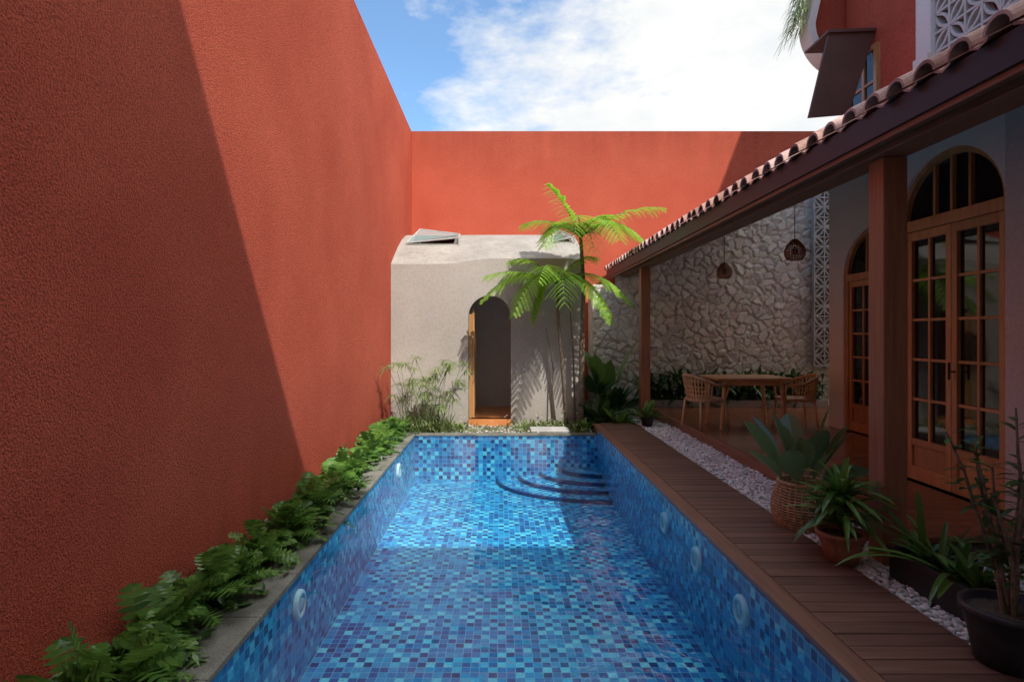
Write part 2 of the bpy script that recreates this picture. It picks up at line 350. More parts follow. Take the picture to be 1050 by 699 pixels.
# ------------------------------------------------------------------ bath house
bh=group('garden_bath_house')
FY=10.4
def sm(x): x=max(0,min(1,x)); return x*x*(3-2*x)
def ftop(x): return 2.74+.10*sm((x+1.05)/.9)-.04*sm((x-1.2)/.3)
b=MB()
arch_wall(b,'x',FY,.16,-1.95,1.5,-.2,ftop,[(-.57,.19,-.02,1.80,.38)],0)
b.add([(1.5,FY,-.2),(1.5,WY,-.2),(1.5,WY,3.62),(1.5,FY,ftop(1.5))],[(0,1,2,3)])
b.build('front_wall',[CEM],parent=bh)
r_=MB(); nx,ny=46,24; vs=[]
for j in range(ny+1):
    t=j/ny
    for i in range(nx+1):
        x=-1.95+(3.45)*i/nx; zf=ftop(x)
        vs.append((x,FY+(WY-FY)*t, zf+(3.62-zf)*math.sin(t*math.pi/2)**.95))
fs=[]
for j in range(ny):
    for i in range(nx):
        x=-1.95+3.45*(i+.5)/nx; yy=FY+(WY-FY)*(j+.5)/ny
        if (-1.72<x<-.88 and 11.25<yy<12.1) or (1.05<x<1.36 and 11.25<yy<12.1): continue
        fs.append((j*(nx+1)+i,j*(nx+1)+i+1,(j+1)*(nx+1)+i+1,(j+1)*(nx+1)+i))
r_.add(vs,fs); r_.build('curved_roof',[CEMR],smooth=True,parent=bh)
b=MB()
b.box(-1.94,1.48,FY+.16,12.3,-.2,-.03,1)
b.box(-1.94,1.48,12.3,12.4,-.03,3.3,0)
b.box(-.57,.19,FY-.03,FY+.159,-.2,-.02,1)
b.build('interior',[INW,TILEF],parent=bh)
b=MB()
b.box(-.565,-.51,FY+.09,FY+.15,-.02,1.85); 
b.box(-.51,-.47,FY+.16,FY+.80,-.02,1.95)
b.build('open_door',[DOORW],parent=bh,bevel=.005)
def skylight(x0,x1,y,z):
    g_=group('glass_skylight')
    gl_=MB(); y2=y+1.0
    A=[(x0,y,z),(x1,y,z+.10),(x1-.05,y2,z+.34),(x0+.12,y2,z+.44)]
    gl_.add(A,[(0,1,2,3)]); gl_.build('pane',[SKYG],parent=g_)
    fr_=MB()
    for i in range(4): fr_.tube([A[i],A[(i+1)%4]],.014,6)
    for q in A: fr_.tube([(q[0],q[1],z-.5),q],.016,6)
    fr_.build('frame',[CONC],parent=g_)
skylight(-1.80,-.80,11.2,3.24)
skylight(1.0,1.42,11.2,3.26)

# ------------------------------------------------------------------ stone wall (relief mesh)
def stone_wall():
    x0,x1,z0,z1=1.9,7.9,-.2,4.6; d=.022
    nx=int((x1-x0)/d); nz=int((z1-z0)/d)
    X,Z=np.meshgrid(np.linspace(x0,x1,nx+1),np.linspace(z0,z1,nz+1))
    S=[]; cs=.17
    for i in range(int((x1-x0)/cs)+2):
        for j in range(int((z1-z0)/(cs*.8))+2):
            if R()<.84: S.append((x0+(i-.5+U(-.5,.5))*cs,z0+(j-.5+U(-.5,.5))*cs*.8))
    S=np.array(S); K=len(S)
    px=(X+.02*np.sin(17*Z+3*X)+.012*np.sin(41*Z)).ravel(); pz=(Z+.02*np.sin(19*X+5*Z)+.01*np.sin(47*X)).ravel()
    f1=np.full(px.shape,9.);f2=f1.copy();idx=np.zeros(px.shape,int)
    for k in range(K):
        dd=np.hypot((px-S[k,0])*.9,pz-S[k,1]); c1=dd<f1; f2=np.where(c1,f1,np.minimum(f2,dd)); idx=np.where(c1,k,idx); f1=np.where(c1,dd,f1)
    e=np.clip((f2-f1)/.03,0,1); e=e*e*(3-2*e)
    rnd=np.random.rand(K); tilt=np.random.randn(K,2)*.10
    h=e*(.014+.020*rnd[idx]+ (px-S[idx,0])*tilt[idx,0]+(pz-S[idx,1])*tilt[idx,1])
    V=np.stack([X.ravel(),12.0-h,Z.ravel()],1)
    ii=np.arange((nx+1)*(nz+1)).reshape(nz+1,nx+1)
    Fq=np.stack([ii[:-1,:-1],ii[:-1,1:],ii[1:,1:],ii[1:,:-1]],-1).reshape(-1,4)
    cx=V[Fq[:,0],0]; cz=V[Fq[:,0],2]; keep=cz<np.where(cx<2.35,2.5,2.75+.58*(cx-2.3)); Fq=Fq[keep]
    me=bpy.data.meshes.new('rubble_face'); me.from_pydata(V.tolist(),[],Fq.tolist())
    base=np.array([.80,.75,.67]); tone=.84+.20*np.random.rand(K); hue=np.random.randn(K,3)*.018
    col=base[None]*tone[idx][:,None]+hue[idx]; mort=np.array([.54,.50,.44])
    col=mort*(1-e[:,None])+col*e[:,None]; col=np.clip(col,0.02,.84)
    ca=me.color_attributes.new('Col','FLOAT_COLOR','POINT'); rgba=np.ones((len(V),4)); rgba[:,:3]=col; ca.data.foreach_set('color',rgba.ravel())
    me.materials.append(STONE); me.polygons.foreach_set('use_smooth',[True]*len(me.polygons)); me.update()
    sw=group('stone_wall'); o=bpy.data.objects.new('rubble_face',me); scene.collection.objects.link(o); o.parent=sw
    bb=MB(); bb.box(1.9,7.9,12.01,12.6,-.2,2.48); bb.build('core',[CONC],parent=sw)
stone_wall()

def breeze(name,axis,pos,s0,s1,z0,z1,cell=.2,depth=.09,parent=None,mat=None):
    b=MB()
    ns=int(round((s1-s0)/cell)); nz=int(round((z1-z0)/cell))
    def bx(a,b_,c,d,):
        if axis=='x': b.box(a,b_,pos,pos+depth,c,d)
        else: b.box(pos,pos+depth,a,b_,c,d)
    for i in range(ns+1): bx(s0+i*cell-.012,s0+i*cell+.012,z0,z1)
    for j in range(nz+1):
        for i in range(ns): bx(s0+i*cell+.0125,s0+(i+1)*cell-.0125,z0+j*cell-.012,z0+j*cell+.012)
    for i in range(ns):
        for j in range(nz):
            cx=s0+(i+.5)*cell; cz=z0+(j+.5)*cell
            fl_=1 if (i+j)%2 else -1
            for sg in (-1,1):
                k=6; ri=[]
                for q in range(k+1):
                    t=q/k; a=(t-.5)*cell*.95; off=sg*.05*math.sin(math.pi*t)
                    ri.append((cx+fl_*(a-off*.7),cz+a+off*.7)); 
                for q in range(k):
                    (a1,c1),(a2,c2)=ri[q],ri[q+1]; w_=.010
                    vs=[]
                    for dp in (0.005,depth-.005):
                        for (a_,c_) in ((a1-w_,c1+w_*fl_),(a1+w_,c1-w_*fl_),(a2+w_,c2-w_*fl_),(a2-w_,c2+w_*fl_)):
                            vs.append((a_,pos+dp,c_) if axis=='x' else (pos+dp,a_,c_))
                    b.add(vs,[(0,1,2,3),(4,5,6,7),(0,3,7,4),(1,2,6,5)])
    return b.build(name,[mat or GREYW],parent=parent)
breeze('breeze_block_screen','x',11.78,6.35,7.55,.85,4.85,mat=CONC)

# ------------------------------------------------------------------ deck, porch, gravel
b=MB(); y=-.3; bw=.115
while y<9.75:
    b.box(1.675,2.27,y+.003,y+bw-.003,-.03,0.0+U(-.0015,.0015),0); y+=bw
b.box(1.545,1.668,-.3,9.75,-.03,.001,1)
b.box(1.562,1.60,-.3,9.75,-.13,-.031,1)
b.box(1.601,2.25,-.3,9.75,-.16,-.035,2)
b.build('wooden_deck',[DECK,DECKL,BLACK],bevel=.003)
b=MB(); y=4.0; bw=.13
while y<11.2:
    b.box(2.87,7.5,y+.002,y+bw-.002,.06,.10,0); y+=bw
b.box(2.83,2.868,3.9,11.2,-.12,.098,1)
b.box(2.871,7.5,3.9,11.2,-.15,.055,2)
b.build('porch_floor',[PORCHF,BEAMW,BLACK],bevel=.003)
b=MB(); b.box(2.83,3.9,-.3,3.9,-.2,-.06); b.box(2.272,2.829,-.3,11.2,-.2,-.06); b.build('gravel_bed_base',[CONC])
import bmesh
bm=bmesh.new(); bmesh.ops.create_icosphere(bm,subdivisions=2,radius=1); bv=np.array([v.co[:] for v in bm.verts]); bf=np.array([[v.index for v in f.verts] for f in bm.faces]); bm.free()
def pebbles(name,n,xr,yr,z,mat=PEB,s=1.0):
    C=np.stack([np.random.uniform(*xr,n),yr[0]+(yr[1]-yr[0])*np.random.rand(n)**1.25,np.random.uniform(z[0],z[1],n)],1)
    sc=np.stack([np.random.uniform(.014,.027,n),np.random.uniform(.011,.02,n),np.random.uniform(.008,.014,n)],1)*s*np.random.uniform(.6,1.15,(n,1))
    th=np.random.uniform(0,6.28,n); ti=np.random.normal(0,.3,n)
    P=bv[None]*sc[:,None]; P=P*(1+.06*np.random.randn(n,len(bv),1))
    x=P[...,0];y=P[...,1];zz=P[...,2]; y,zz=y*np.cos(ti)[:,None]-zz*np.sin(ti)[:,None],y*np.sin(ti)[:,None]+zz*np.cos(ti)[:,None]
    x,y=x*np.cos(th)[:,None]-y*np.sin(th)[:,None],x*np.sin(th)[:,None]+y*np.cos(th)[:,None]
    V=np.stack([x,y,zz],-1)+C[:,None]; V=V.reshape(-1,3); Fq=(bf[None]+(np.arange(n)*len(bv))[:,None,None]).reshape(-1,3)
    me=bpy.data.meshes.new(name); me.vertices.add(len(V)); me.vertices.foreach_set('co',V.ravel())
    me.loops.add(Fq.size); me.loops.foreach_set('vertex_index',Fq.ravel()); me.polygons.add(len(Fq)); me.polygons.foreach_set('loop_start',np.arange(len(Fq))*3)
    me.update(calc_edges=True); me.polygons.foreach_set('use_smooth',[True]*len(Fq)); me.materials.append(mat)
    o=bpy.data.objects.new(name,me); scene.collection.objects.link(o)
pebbles('white_pebble_gravel',10500,(2.285,2.825),(2.0,9.9),(-.055,-.012))
pebbles('white_pebble_gravel.001',3200,(2.83,3.85),(2.3,3.88),(-.055,-.012))
pebbles('garden_pebbles',420,(-1.3,2.2),(9.54,10.38),(-.14,-.13),PEBG,s=1.5)

# ------------------------------------------------------------------ porch roof
pr=group('porch_roof')
S=.585; EX,EZ=2.3,2.88
b=MB()
for (px,py) in ((2.59,3.9),(2.55,10.3)):
    b.box(px-.08,px+.08,py-.08,py+.08,-.02,2.66)
b.build('posts',[POST],parent=pr,bevel=.008)
b=MB()
for (px,py) in ((2.59,3.9),(2.55,10.3)): b.box(px-.12,px+.12,py-.12,py+.12,-.16,-.0205)
b.build('post_footings',[CONC],parent=pr,bevel=.01)
b=MB(); b.box(2.46,2.67,-.3,12.0,2.662,2.86); b.build('timber_beam',[BEAMW],parent=pr,bevel=.006)
b=MB(); b.box(2.34,2.455,-.3,12.6,2.71,2.73,0); b.box(2.315,2.338,-.3,12.6,2.668,2.70,0)
b.build('timber_fascia',[BEAMW],parent=pr)
b=MB(); b.box(2.295,2.322,-.3,12.6,2.702,2.86); b.build('metal_fascia',[BLACK],parent=pr)
def slab(x0,x1,y0,y1,t=.05,dz=0):
    z0=EZ-.05+S*(x0-EX)+dz; z1=EZ-.05+S*(x1-EX)+dz
    b.add([(x0,y0,z0-t),(x1,y0,z1-t),(x1,y1,z1-t),(x0,y1,z0-t),(x0,y0,z0),(x1,y0,z1),(x1,y1,z1),(x0,y1,z0)],[(0,3,2,1),(4,5,6,7),(0,1,5,4),(1,2,6,5),(2,3,7,6),(3,0,4,7)])
b=MB(); slab(2.33,7.6,-.3,9.9); slab(2.33,4.85,9.902,12.6); b.build('roof_boarding',[BEAMW],parent=pr)
b=MB()
for yy in np.arange(3.0,12.5,.9):
    z0=EZ-.11+S*(2.7-EX); z1=EZ-.11+S*(7.5-EX)
    b.add([(2.7,yy,z0-.12),(7.5,yy,z1-.12),(7.5,yy+.06,z1-.12),(2.7,yy+.06,z0-.12),(2.7,yy,z0),(7.5,yy,z1),(7.5,yy+.06,z1),(2.7,yy+.06,z0)],[(0,3,2,1),(4,5,6,7),(0,1,5,4),(1,2,6,5),(2,3,7,6),(3,0,4,7)])
b.build('rafters',[BEAMW],parent=pr)
t=MB(); per=.23; rows=8; rl=.34; ka=10
y=-.2
while y<12.55:
    for r in range(rows if y<9.8 else 7):
        xa=2.26+r*rl+U(-.012,.012); xb=xa+rl+.05
        za=EZ+S*(xa-EX)+.02+U(-.005,.005); zb=EZ+S*(xb-EX)-.012
        yj=y+U(-.006,.006); vs=[]
        for (xx,zz) in ((xa,za),(xb,zb)):
            for i in range(ka+1):
                a=math.pi*i/ka; ww=per*.36; vs.append((xx,yj+per*.36-ww*math.cos(a),zz+.080*math.sin(a)))
            for i in range(ka+1):
                a=math.pi*i/ka; ww=per*.36-.016; vs.append((xx,yj+per*.36-ww*math.cos(a),zz+.062*math.sin(a)))
        q=ka+1; fs=[]
        for i in range(ka):
            fs.append((i,i+1,2*q+i+1,2*q+i)); fs.append((q+i,q+i+1,3*q+i+1,3*q+i)); fs.append((i,i+1,q+i+1,q+i))
        fs+= [(0,q,3*q,2*q),(ka,q+ka,3*q+ka,2*q+ka)]
        t.add(vs,fs)
        ya=y+per*.72-.02; yb=y+per+.02
        t.add([(xa+.01,ya,za),(xa+.01,(ya+yb)/2,za-.02),(xa+.01,yb,za),(xb,yb,zb),(xb,(ya+yb)/2,zb-.02),(xb,ya,zb),
               (xa+.01,ya,za-.015),(xa+.01,(ya+yb)/2,za-.035),(xa+.01,yb,za-.015)],[(0,1,4,5),(1,2,3,4),(0,1,7,6),(1,2,8,7)])
    y+=per
t.build('clay_tiles',[CLAY],smooth=False,parent=pr)

# ------------------------------------------------------------------ house
hs=group('courtyard_house')
b=MB()
arch_wall(b,'y',3.9,.2,-.3,5.8,-.1,3.7,[(4.5,5.72,.10,2.52,.60)],0)
arch_wall(b,'y',5.0,.2,5.8,8.87,-.1,4.3,[(7.15,8.5,.10,2.30,.66)],0)
b.box(4.101,5.0,5.6,5.8,-.1,4.2); b.box(5.201,7.56,8.67,8.87,-.1,4.9)
b.build('ground_floor_walls',[WHITE],parent=hs)
b=MB(); b.box(3.86,3.899,-.3,4.46,-.1,3.6); b.build('grey_pier',[GREYW],parent=hs)
b=MB(); b.box(7.57,12,-.3,9.2,-.3,11.94); b.build('tall_block',[WHITE],parent=hs)
b=MB(); b.box(4.7,7.56,-.3,7.5,4.5,7.0,0); b.box(4.5,4.699,6.27,7.58,3.9,7.0,0); b.box(4.7,7.56,7.501,7.58,3.9,7.0,0)
b.build('upper_red_wall',[RED2],parent=hs)
b=MB(); b.box(4.46,4.69,6.05,6.268,3.9,7.0); b.build('white_pilaster',[WHITE],parent=hs,bevel=.01)
breeze('upper_breeze_screen','y',4.5,4.05,6.05,4.2,6.2,.2,.09,hs)
b=MB(); b.box(4.47,4.69,2,6.05,6.3,7); b.build('upper_parapet',[WHITE],parent=hs)

def glazed_doors(x,y0,y1,zb,zs,rise,leaves,name):
    b=MB(); t0,t1=x+.05,x+.11
    fw=.055
    b.box(t0-.02,t1+.02,y0,y0+fw,zb,zs); b.box(t0-.02,t1+.02,y1-fw,y1,zb,zs)
    b.box(t0-.03,t1+.03,y0+.001,y1-.001,zs-.05,zs+.05)
    cy=(y0+y1)/2; ry=(y1-y0)/2; n=20
    for i in range(n):
        a0=math.pi*i/n; a1=math.pi*(i+1)/n; vs=[]
        for xx in (t0-.02,t1+.02):
            for (a,k) in ((a0,0),(a1,0),(a1,fw),(a0,fw)):
                vs.append((xx,cy+(ry-k)*math.cos(a),zs+.05+(rise-.05-k)*math.sin(a)))
        b.add(vs,[(0,1,2,3),(4,5,6,7),(0,1,5,4),(3,2,6,7)])
    for k in (-.33,.0,.33):
        b.box(t0,t1,cy+k*2*ry*.5-.015,cy+k*2*ry*.5+.015,zs+.05,zs+.05+(rise-.08)*math.sqrt(1-k*k))
    W=(y1-y0-2*fw)/leaves; ztop=zs-.055
    for i in range(leaves):
        a=y0+fw+i*W+.003; c=a+W-.006; sw=.06
        b.box(t0,t1,a,a+sw,zb+.01,ztop); b.box(t0,t1,c-sw,c,zb+.01,ztop)
        b.box(t0,t1,a+sw,c-sw,ztop-.08,ztop); b.box(t0,t1,a+sw,c-sw,zb+.01,zb+.14)
        b.box(t0+.02,t1-.02,a+sw,c-sw,zb+.14,zb+.34); b.box(t0,t1,a+sw,c-sw,zb+.34,zb+.40)
        zg0=zb+.40; zg1=ztop-.08
        b.box(t0+.01,t1-.01,(a+c)/2-.013,(a+c)/2+.013,zg0,zg1)
        for k in range(1,5):
            zz=zg0+(zg1-zg0)*k/5
            b.box(t0+.012,t1-.012,a+sw,(a+c)/2-.0135,zz-.013,zz+.013); b.box(t0+.012,t1-.012,(a+c)/2+.0135,c-sw,zz-.013,zz+.013)
    b.build(name,[DOORW],parent=hs,bevel=.003)
    g_=MB(); pts=[(x+.085,y0+.01,zb),(x+.085,y1-.01,zb)]
    for i in range(n+1):
        a=math.pi*i/n; pts.append((x+.085,cy+(ry-.01)*math.cos(a),zs+.02+(rise-.03)*math.sin(a)))
    g_.add(pts,[tuple(range(len(pts)))]); g_.build(name+'_glass',[GLASS],parent=hs)
    k_=MB(); k_.tube([(t0-.05,cy-.04,zb+1.0),(t0-.05,cy-.04,zb+1.15)],.01,8); k_.tube([(t0,cy-.04,zb+1.07),(t0-.05,cy-.04,zb+1.07)],.008,6); k_.build(name+'_handle',[BLACK],parent=hs)
glazed_doors(3.9,4.5,5.72,.10,2.52,.60,2,'arched_french_doors')
glazed_doors(5.0,7.15,8.5,.10,2.30,.66,2,'far_arched_french_doors')
b=MB()
for (a,c,z0,z1) in ((6.9,6.96,3.95,4.95),(7.42,7.48,3.95,4.95),(7.14,7.18,3.95,4.95)): b.box(4.45,4.499,a,c,z0,z1)
b.box(4.45,4.499,6.961,7.419,4.90,4.95); b.box(4.452,4.498,6.961,7.139,4.5,4.53); b.box(4.452,4.498,7.181,7.419,4.5,4.53)
b.build('upper_window_frame',[DOORW],parent=hs)
b=MB(); b.box(4.47,4.496,6.962,7.418,3.95,4.9); b.build('upper_window_glass',[GLASS],parent=hs)
b=MB()
def prism(b,poly,y0,y1,m=0):
    n=len(poly); vs=[(x,y0,z) for x,z in poly]+[(x,y1,z) for x,z in poly]
    b.add(vs,[tuple(range(n)),tuple(range(2*n-1,n-1,-1))]+[(i,(i+1)%n,n+(i+1)%n,n+i) for i in range(n)],m)
prism(b,[(3.95,5.10),(4.50,5.12),(4.18,4.14),(3.71,4.10)],7.0,7.04)
prism(b,[(3.92,5.102),(4.50,5.122),(4.50,5.15),(3.92,5.13)],6.97,7.5)
b.build('window_hood',[BROWNM],parent=hs,bevel=.004)
b=MB(); n=16; cx,cz=4.66,5.55; ro,ri_=.64,.55; y0,y1=7.6,7.85
for i in range(n):
    a0=math.pi+math.pi/2*i/n; a1=math.pi+math.pi/2*(i+1)/n
    q=[(cx+ro*math.cos(a0),cz+ro*math.sin(a0)),(cx+ro*math.cos(a1),cz+ro*math.sin(a1)),(cx+ri_*math.cos(a1),cz+ri_*math.sin(a1)),(cx+ri_*math.cos(a0),cz+ri_*math.sin(a0))]
    prism(b,q,y0,y1,0)
    prism(b,[(cx,cz),q[3],q[2]],y0+.08,y1-.02,1)
prism(b,[(cx-ro,cz),(cx-ri_,cz),(cx-ri_+.22,cz+1.0),(cx-ro+.22,cz+1.0)],y0,y1,0)
prism(b,[(cx-ri_,cz),(cx,cz),(cx,cz+1.0),(cx-ri_+.22,cz+1.0)],y0+.08,y1-.02,1)
b.build('curved_balcony',[WHITE,RED2],parent=hs)
b=MB()
for i in range(420):
    yy=U(7.62,7.95); z0=U(5.55,6.5); p0=(4.04+max(0,z0-5.6)*.2-U(0,.10),yy,z0)
    b.blade(p0,(U(-1,-.2),U(-.7,.5),U(-.3,.7)),U(.10,.28),.008,U(.6,1.8),5)
b.build('hanging_balcony_plant',[FOL_P])

# ------------------------------------------------------------------ pendants
def pendant(x,y,z,s=1.0):
    g_=group('pendant_lamp'); b=MB()
    prof=[(.03,.16),(.05,.14),(.10,.08),(.125,.02),(.12,-.05),(.09,-.10)]
    n=22
    for j in range(n):
        a=2*math.pi*j/n; b.tube([(x+r*s*math.cos(a),y+r*s*math.sin(a),z+h*s) for r,h in prof],.006*s,5)
    for k in range(11):
        f=k/10*(len(prof)-1); i=min(int(f),len(prof)-2); u=f-i; r=prof[i][0]*(1-u)+prof[i+1][0]*u; h=prof[i][1]*(1-u)+prof[i+1][1]*u
        b.tube([(x+r*s*math.cos(2*math.pi*q/24),y+r*s*math.sin(2*math.pi*q/24),z+h*s) for q in range(24)],.007*s,5,closed=True)
    b.build('woven_shade',[POST],parent=g_,smooth=True)
    b=MB(); b.tube([(x,y,z+.14*s),(x,y,EZ-.15+S*(x-EX))],.005,6); b.lathe((x,y,z),[(.001,-.04),(.03,-.02),(.035,.02),(.015,.06),(.001,.07)],12); b.build('cord',[BLACK],parent=g_)
pendant(3.65,9.5,2.50,.95); pendant(4.04,8.0,2.62,1.05)

# ------------------------------------------------------------------ table and chairs
tb=group('dining_table'); b=MB(); fz=.10
tx0,tx1,ty0,ty1=3.15,4.25,8.45,9.25
b.box(tx0,tx1,ty0,ty1,fz+.72,fz+.755); b.build('tabletop',[TEAK],parent=tb,bevel=.012)
b=MB(); b.box(tx0+.12,tx1-.12,ty0+.08,ty0+.10,fz+.64,fz+.719); b.box(tx0+.12,tx1-.12,ty1-.10,ty1-.08,fz+.64,fz+.719)
for sx in(0,1):
    for sy in(0,1):
        X=tx0+.14 if sx==0 else tx1-.14; Y=ty0+.09 if sy==0 else ty1-.09; o=-.06 if sx==0 else .06
        b.tube([(X+o,Y,fz),(X,Y,fz+.72)],[.018,.03],10)
b.build('legs',[TEAK],parent=tb,smooth=False)
def chair(x,y,rot):
    g_=group('wooden_armchair'); b=MB(); Rm=Matrix.Rotation(rot,3,'Z')
    def T(p): q=Rm@Vector(p); return (q.x+x,q.y+y,q.z+fz)
    for sx in(-1,1):
        for sy in(-1,1): b.tube([T((sx*.24,sy*.24,0)),T((sx*.20,sy*.20,.42))],[.014,.02],8)
    ringp=[T((.22-.0,-.28,.64))]+[T((-.02+.29*math.cos(a),.29*math.sin(a),.66+.13*max(0,-math.cos(a)))) for a in [math.radians(270-180*i/14) for i in range(15)]]+[T((.22,.28,.64))]
    b.tube(ringp,.022,8)
    b.tube([T((.20,-.20,.42)),T((.22,-.28,.64))],.016,8); b.tube([T((.20,.20,.42)),T((.22,.28,.64))],.016,8)
    b.build('frame',[TEAK],parent=g_,smooth=True)
    b=MB()
    for i in range(17):
        a=math.radians(262-164*i/16); c0,s0=math.cos(a),math.sin(a)
        b.tube([T((-.02+.23*c0,.23*s0,.44)),T((-.02+.29*c0,.29*s0,.65+.13*max(0,-c0)))],.012,5)
    for zz in (.50,.56,.62):
        k=(zz-.44)/.25; b.tube([T((-.02+(.23+.06*k)*math.cos(math.radians(262-164*i/12)),(.23+.06*k)*math.sin(math.radians(262-164*i/12)),zz)) for i in range(13)],.009,5)
    b.build('woven_back',[TEAK],parent=g_)
    b=MB(); vs=[];n=20
    for zz,k in ((.40,.96),(.415,1),(.44,1),(.45,.95)):
        for i in range(n):
            a=2*math.pi*i/n; q=abs(math.cos(a))**4+abs(math.sin(a))**4; rr=.25/q**.25*k; vs.append(T((rr*math.cos(a),rr*math.sin(a),zz)))
    fs=[(i*n+j,i*n+(j+1)%n,(i+1)*n+(j+1)%n,(i+1)*n+j) for i in range(3) for j in range(n)]+[tuple(3*n+j for j in range(n)),tuple(range(n))[::-1]]
    b.add(vs,fs); b.build('seat',[RATTAN],parent=g_)
chair(3.05,8.7,math.radians(15)); chair(4.42,8.75,math.radians(172))

# ------------------------------------------------------------------ plants
def xanadu_leaf(b,base,d,L,W):
    base=Vector(base); d=Vector(d).normalized(); side=d.cross(Vector((0,0,1))); 
    if side.length<.05: side=Vector((1,0,0))
    side.normalize(); nrm=side.cross(d).normalized(); droop=U(.25,.6); st=.3
    roll=U(-.5,.5); q=Matrix.Rotation(roll,3,d); side=q@side; nrm=q@nrm
    def P(t): return base+d*L*t+Vector((0,0,-droop*L*max(0,t-.1)**2))
    vs=[];fs=[]
    a=P(0);c=P(st); vs+= [a-side*.003,a+side*.003,c+side*.003,c-side*.003]; fs.append((0,1,2,3))
    k=6
    for i in range(k+1):
        t=st+(1-st)*i/k*.93; t2=st+(1-st)*(i+.62)/k*.93
        u=(i+.3)/(k+.5); wl=W*(.62+.5*math.sin(math.pi*u)**.7)*(1 if u<.75 else (1-(u-.75)*2.4))
        for sg in(-1,1):
            m0=P(t);m1=P(min(1,t2+.02)); tip=P(min(1,t2+.04+.10*u))+side*sg*wl*.5+nrm*wl*.10-Vector((0,0,wl*.12))
            mid0=(m0*.45+tip*.55)+d*(-.009); mid1=(m1*.45+tip*.55)+d*.009
            o=len(vs); vs+= [m0,mid0,tip,mid1,m1]; fs.append((o,o+1,o+2,o+3,o+4))
    o=len(vs); t0=P(.88); vs+= [t0-side*W*.1,P(1.02),t0+side*W*.1,P(.8)]; fs.append((o,o+1,o+2,o+3))
    b.add(vs,fs)
b=MB(); y=1.7
while y<9.6:
    nl=int(U(26,42)); cx_=-1.74+U(-.05,.06); hgt=U(.75,1.3)
    for i in range(nl):
        a=U(0,2*math.pi); el=U(.15,1.35); d=(math.cos(a)*math.cos(el)*1.0+.10,math.sin(a)*math.cos(el),math.sin(el))
        L=U(.2,.40)*hgt
        px_=cx_+U(-.05,.05)
        if px_+d[0]*L<-1.90: d=(abs(d[0])*.6,d[1],d[2])
        xanadu_leaf(b,(px_,y+U(-.12,.12),-.11+U(0,.08)),d,L,U(.11,.18))
    y+=U(.20,.32)
b.build('philodendron_hedge',[FOL_X])
b=MB()
for i in range(1500):
    x=-1.93+abs(random.gauss(0,.22)); 
    if x>-1.42: continue
    b.blade((x,U(1.7,9.7),U(-.11,-.05)),(U(-1,1),U(-1,1),U(.1,.8)),U(.05,.12),.035,.2,3)
b.build('ground_cover_plants',[FOL_D])
b=MB()
for i in range(46):
    bx=-1.42+U(-.25,.5); by=9.75+U(-.25,.35); h=U(.4,1.25); lean=Vector((U(-.32,.5),U(-.45,.1),1))
    top=Vector((bx,by,-.12))+lean*h
    b.tube([(bx,by,-.14),tuple(Vector((bx,by,-.12))+Vector((lean.x*.3,lean.y*.3,.55))*h),tuple(top)],.004,5,1)
    for k in range(26):
        a=U(0,6.28); b.blade(top,(math.cos(a),math.sin(a),U(-.2,1.0)),U(.10,.24),.008,.7,4)
for i in range(220):
    b.blade((-1.35+U(-.3,.5),9.75+U(-.2,.4),-.14),(U(-.7,.7),U(-.8,.4),1),U(.2,.65),.014,U(.2,.8),6)
b.build('papyrus_plant',[FOL_P,GSTEM])
b=MB()
for i in range(1700):
    x=random.choice([U(-1.3,1.5),random.gauss(1.15,.3),random.gauss(-.85,.3),U(.25,1.5)]); yy=U(9.58,10.36)
    if .45<x<1.2 and yy<10.06: yy=U(10.08,10.36)
    if x>1.75 or x<-1.3: continue
    if -.55<x<.17 and R()<.5: continue
    h=U(.03,.10) if R()<.7 else U(.12,.30)
    b.blade((x,yy,-.145),(U(-.8,.8),U(-.8,.8),1),h,U(.012,.03),.4,3)
    if R()<.07:
        p_=Vector((x,yy,-.145+h)); 
        for k in range(5):
            a=k*1.257; b.blade(p_,(math.cos(a),math.sin(a),.4),.02,.014,0,2,1)
b.build('garden_grass',[FOL_G,FLOW])

# tree fern
FD=Vector((0,.16,0))
def frond(b,base,tip,arch,npin=19,plen=.42,m=0):
    base=Vector(base)+FD; tip=Vector(tip)+FD; d=tip-base
    if tip.y>10.36: tip.y=10.33; d=tip-base
    def P(t): return base+d*t+Vector((0,0,arch*4*t*(1-t)))
    b.tube([P(i/10) for i in range(11)],[.014*(1-.8*i/10) for i in range(11)],5,1)
    for i in range(npin):
        t=.08+.90*i/(npin-1); p=P(t); tg=(P(min(1,t+.02))-P(t-.02)).normalized(); side=tg.cross(Vector((0,0,1))).normalized()
        l=plen*(math.sin(math.pi*(.14+.80*t))**.8)
        for sg in(-1,1):
            dr=(side*sg+tg*(.30+.5*t)).normalized(); dr=dr+Vector((0,0,U(-.25,.02)))
            ln=l*U(.85,1.1); k=max(5,int(ln/.018)); ls=dr.cross(Vector((0,0,1))).normalized()
            if (p+dr*ln).y>10.39: ln*=.45
            def Q(u): return p+dr*ln*u+Vector((0,0,-.30*ln*u*u))
            b.add([Q(0)-ls*.003,Q(0)+ls*.003,Q(1)+ls*.001,Q(1)-ls*.001],[(0,1,2,3)],0)
            for j in range(k):
                u=.06+.93*j/k; q=Q(u); w=.036*(1-.65*u**2.2)
                for s2 in(-1,1):
                    e=q+ls*s2*w+dr*w*.25+Vector((0,0,-w*.12)); hw=dr*.0075
                    b.add([q-hw,e-hw*.6,e+hw*.8,q+hw],[(0,1,2,3)],m)
tf=group('tree_fern')
c1=(1.38,9.85,3.15); c2=(.98,9.85,2.35)
b=MB()
def fy(pts): return [(a,min(c+.16,10.3),d) for a,c,d in pts]
b.tube(fy([(1.42,9.95,-.15),(1.40,9.92,1.2),(1.44,9.9,2.3),c1]),[.05,.042,.036,.03],10)
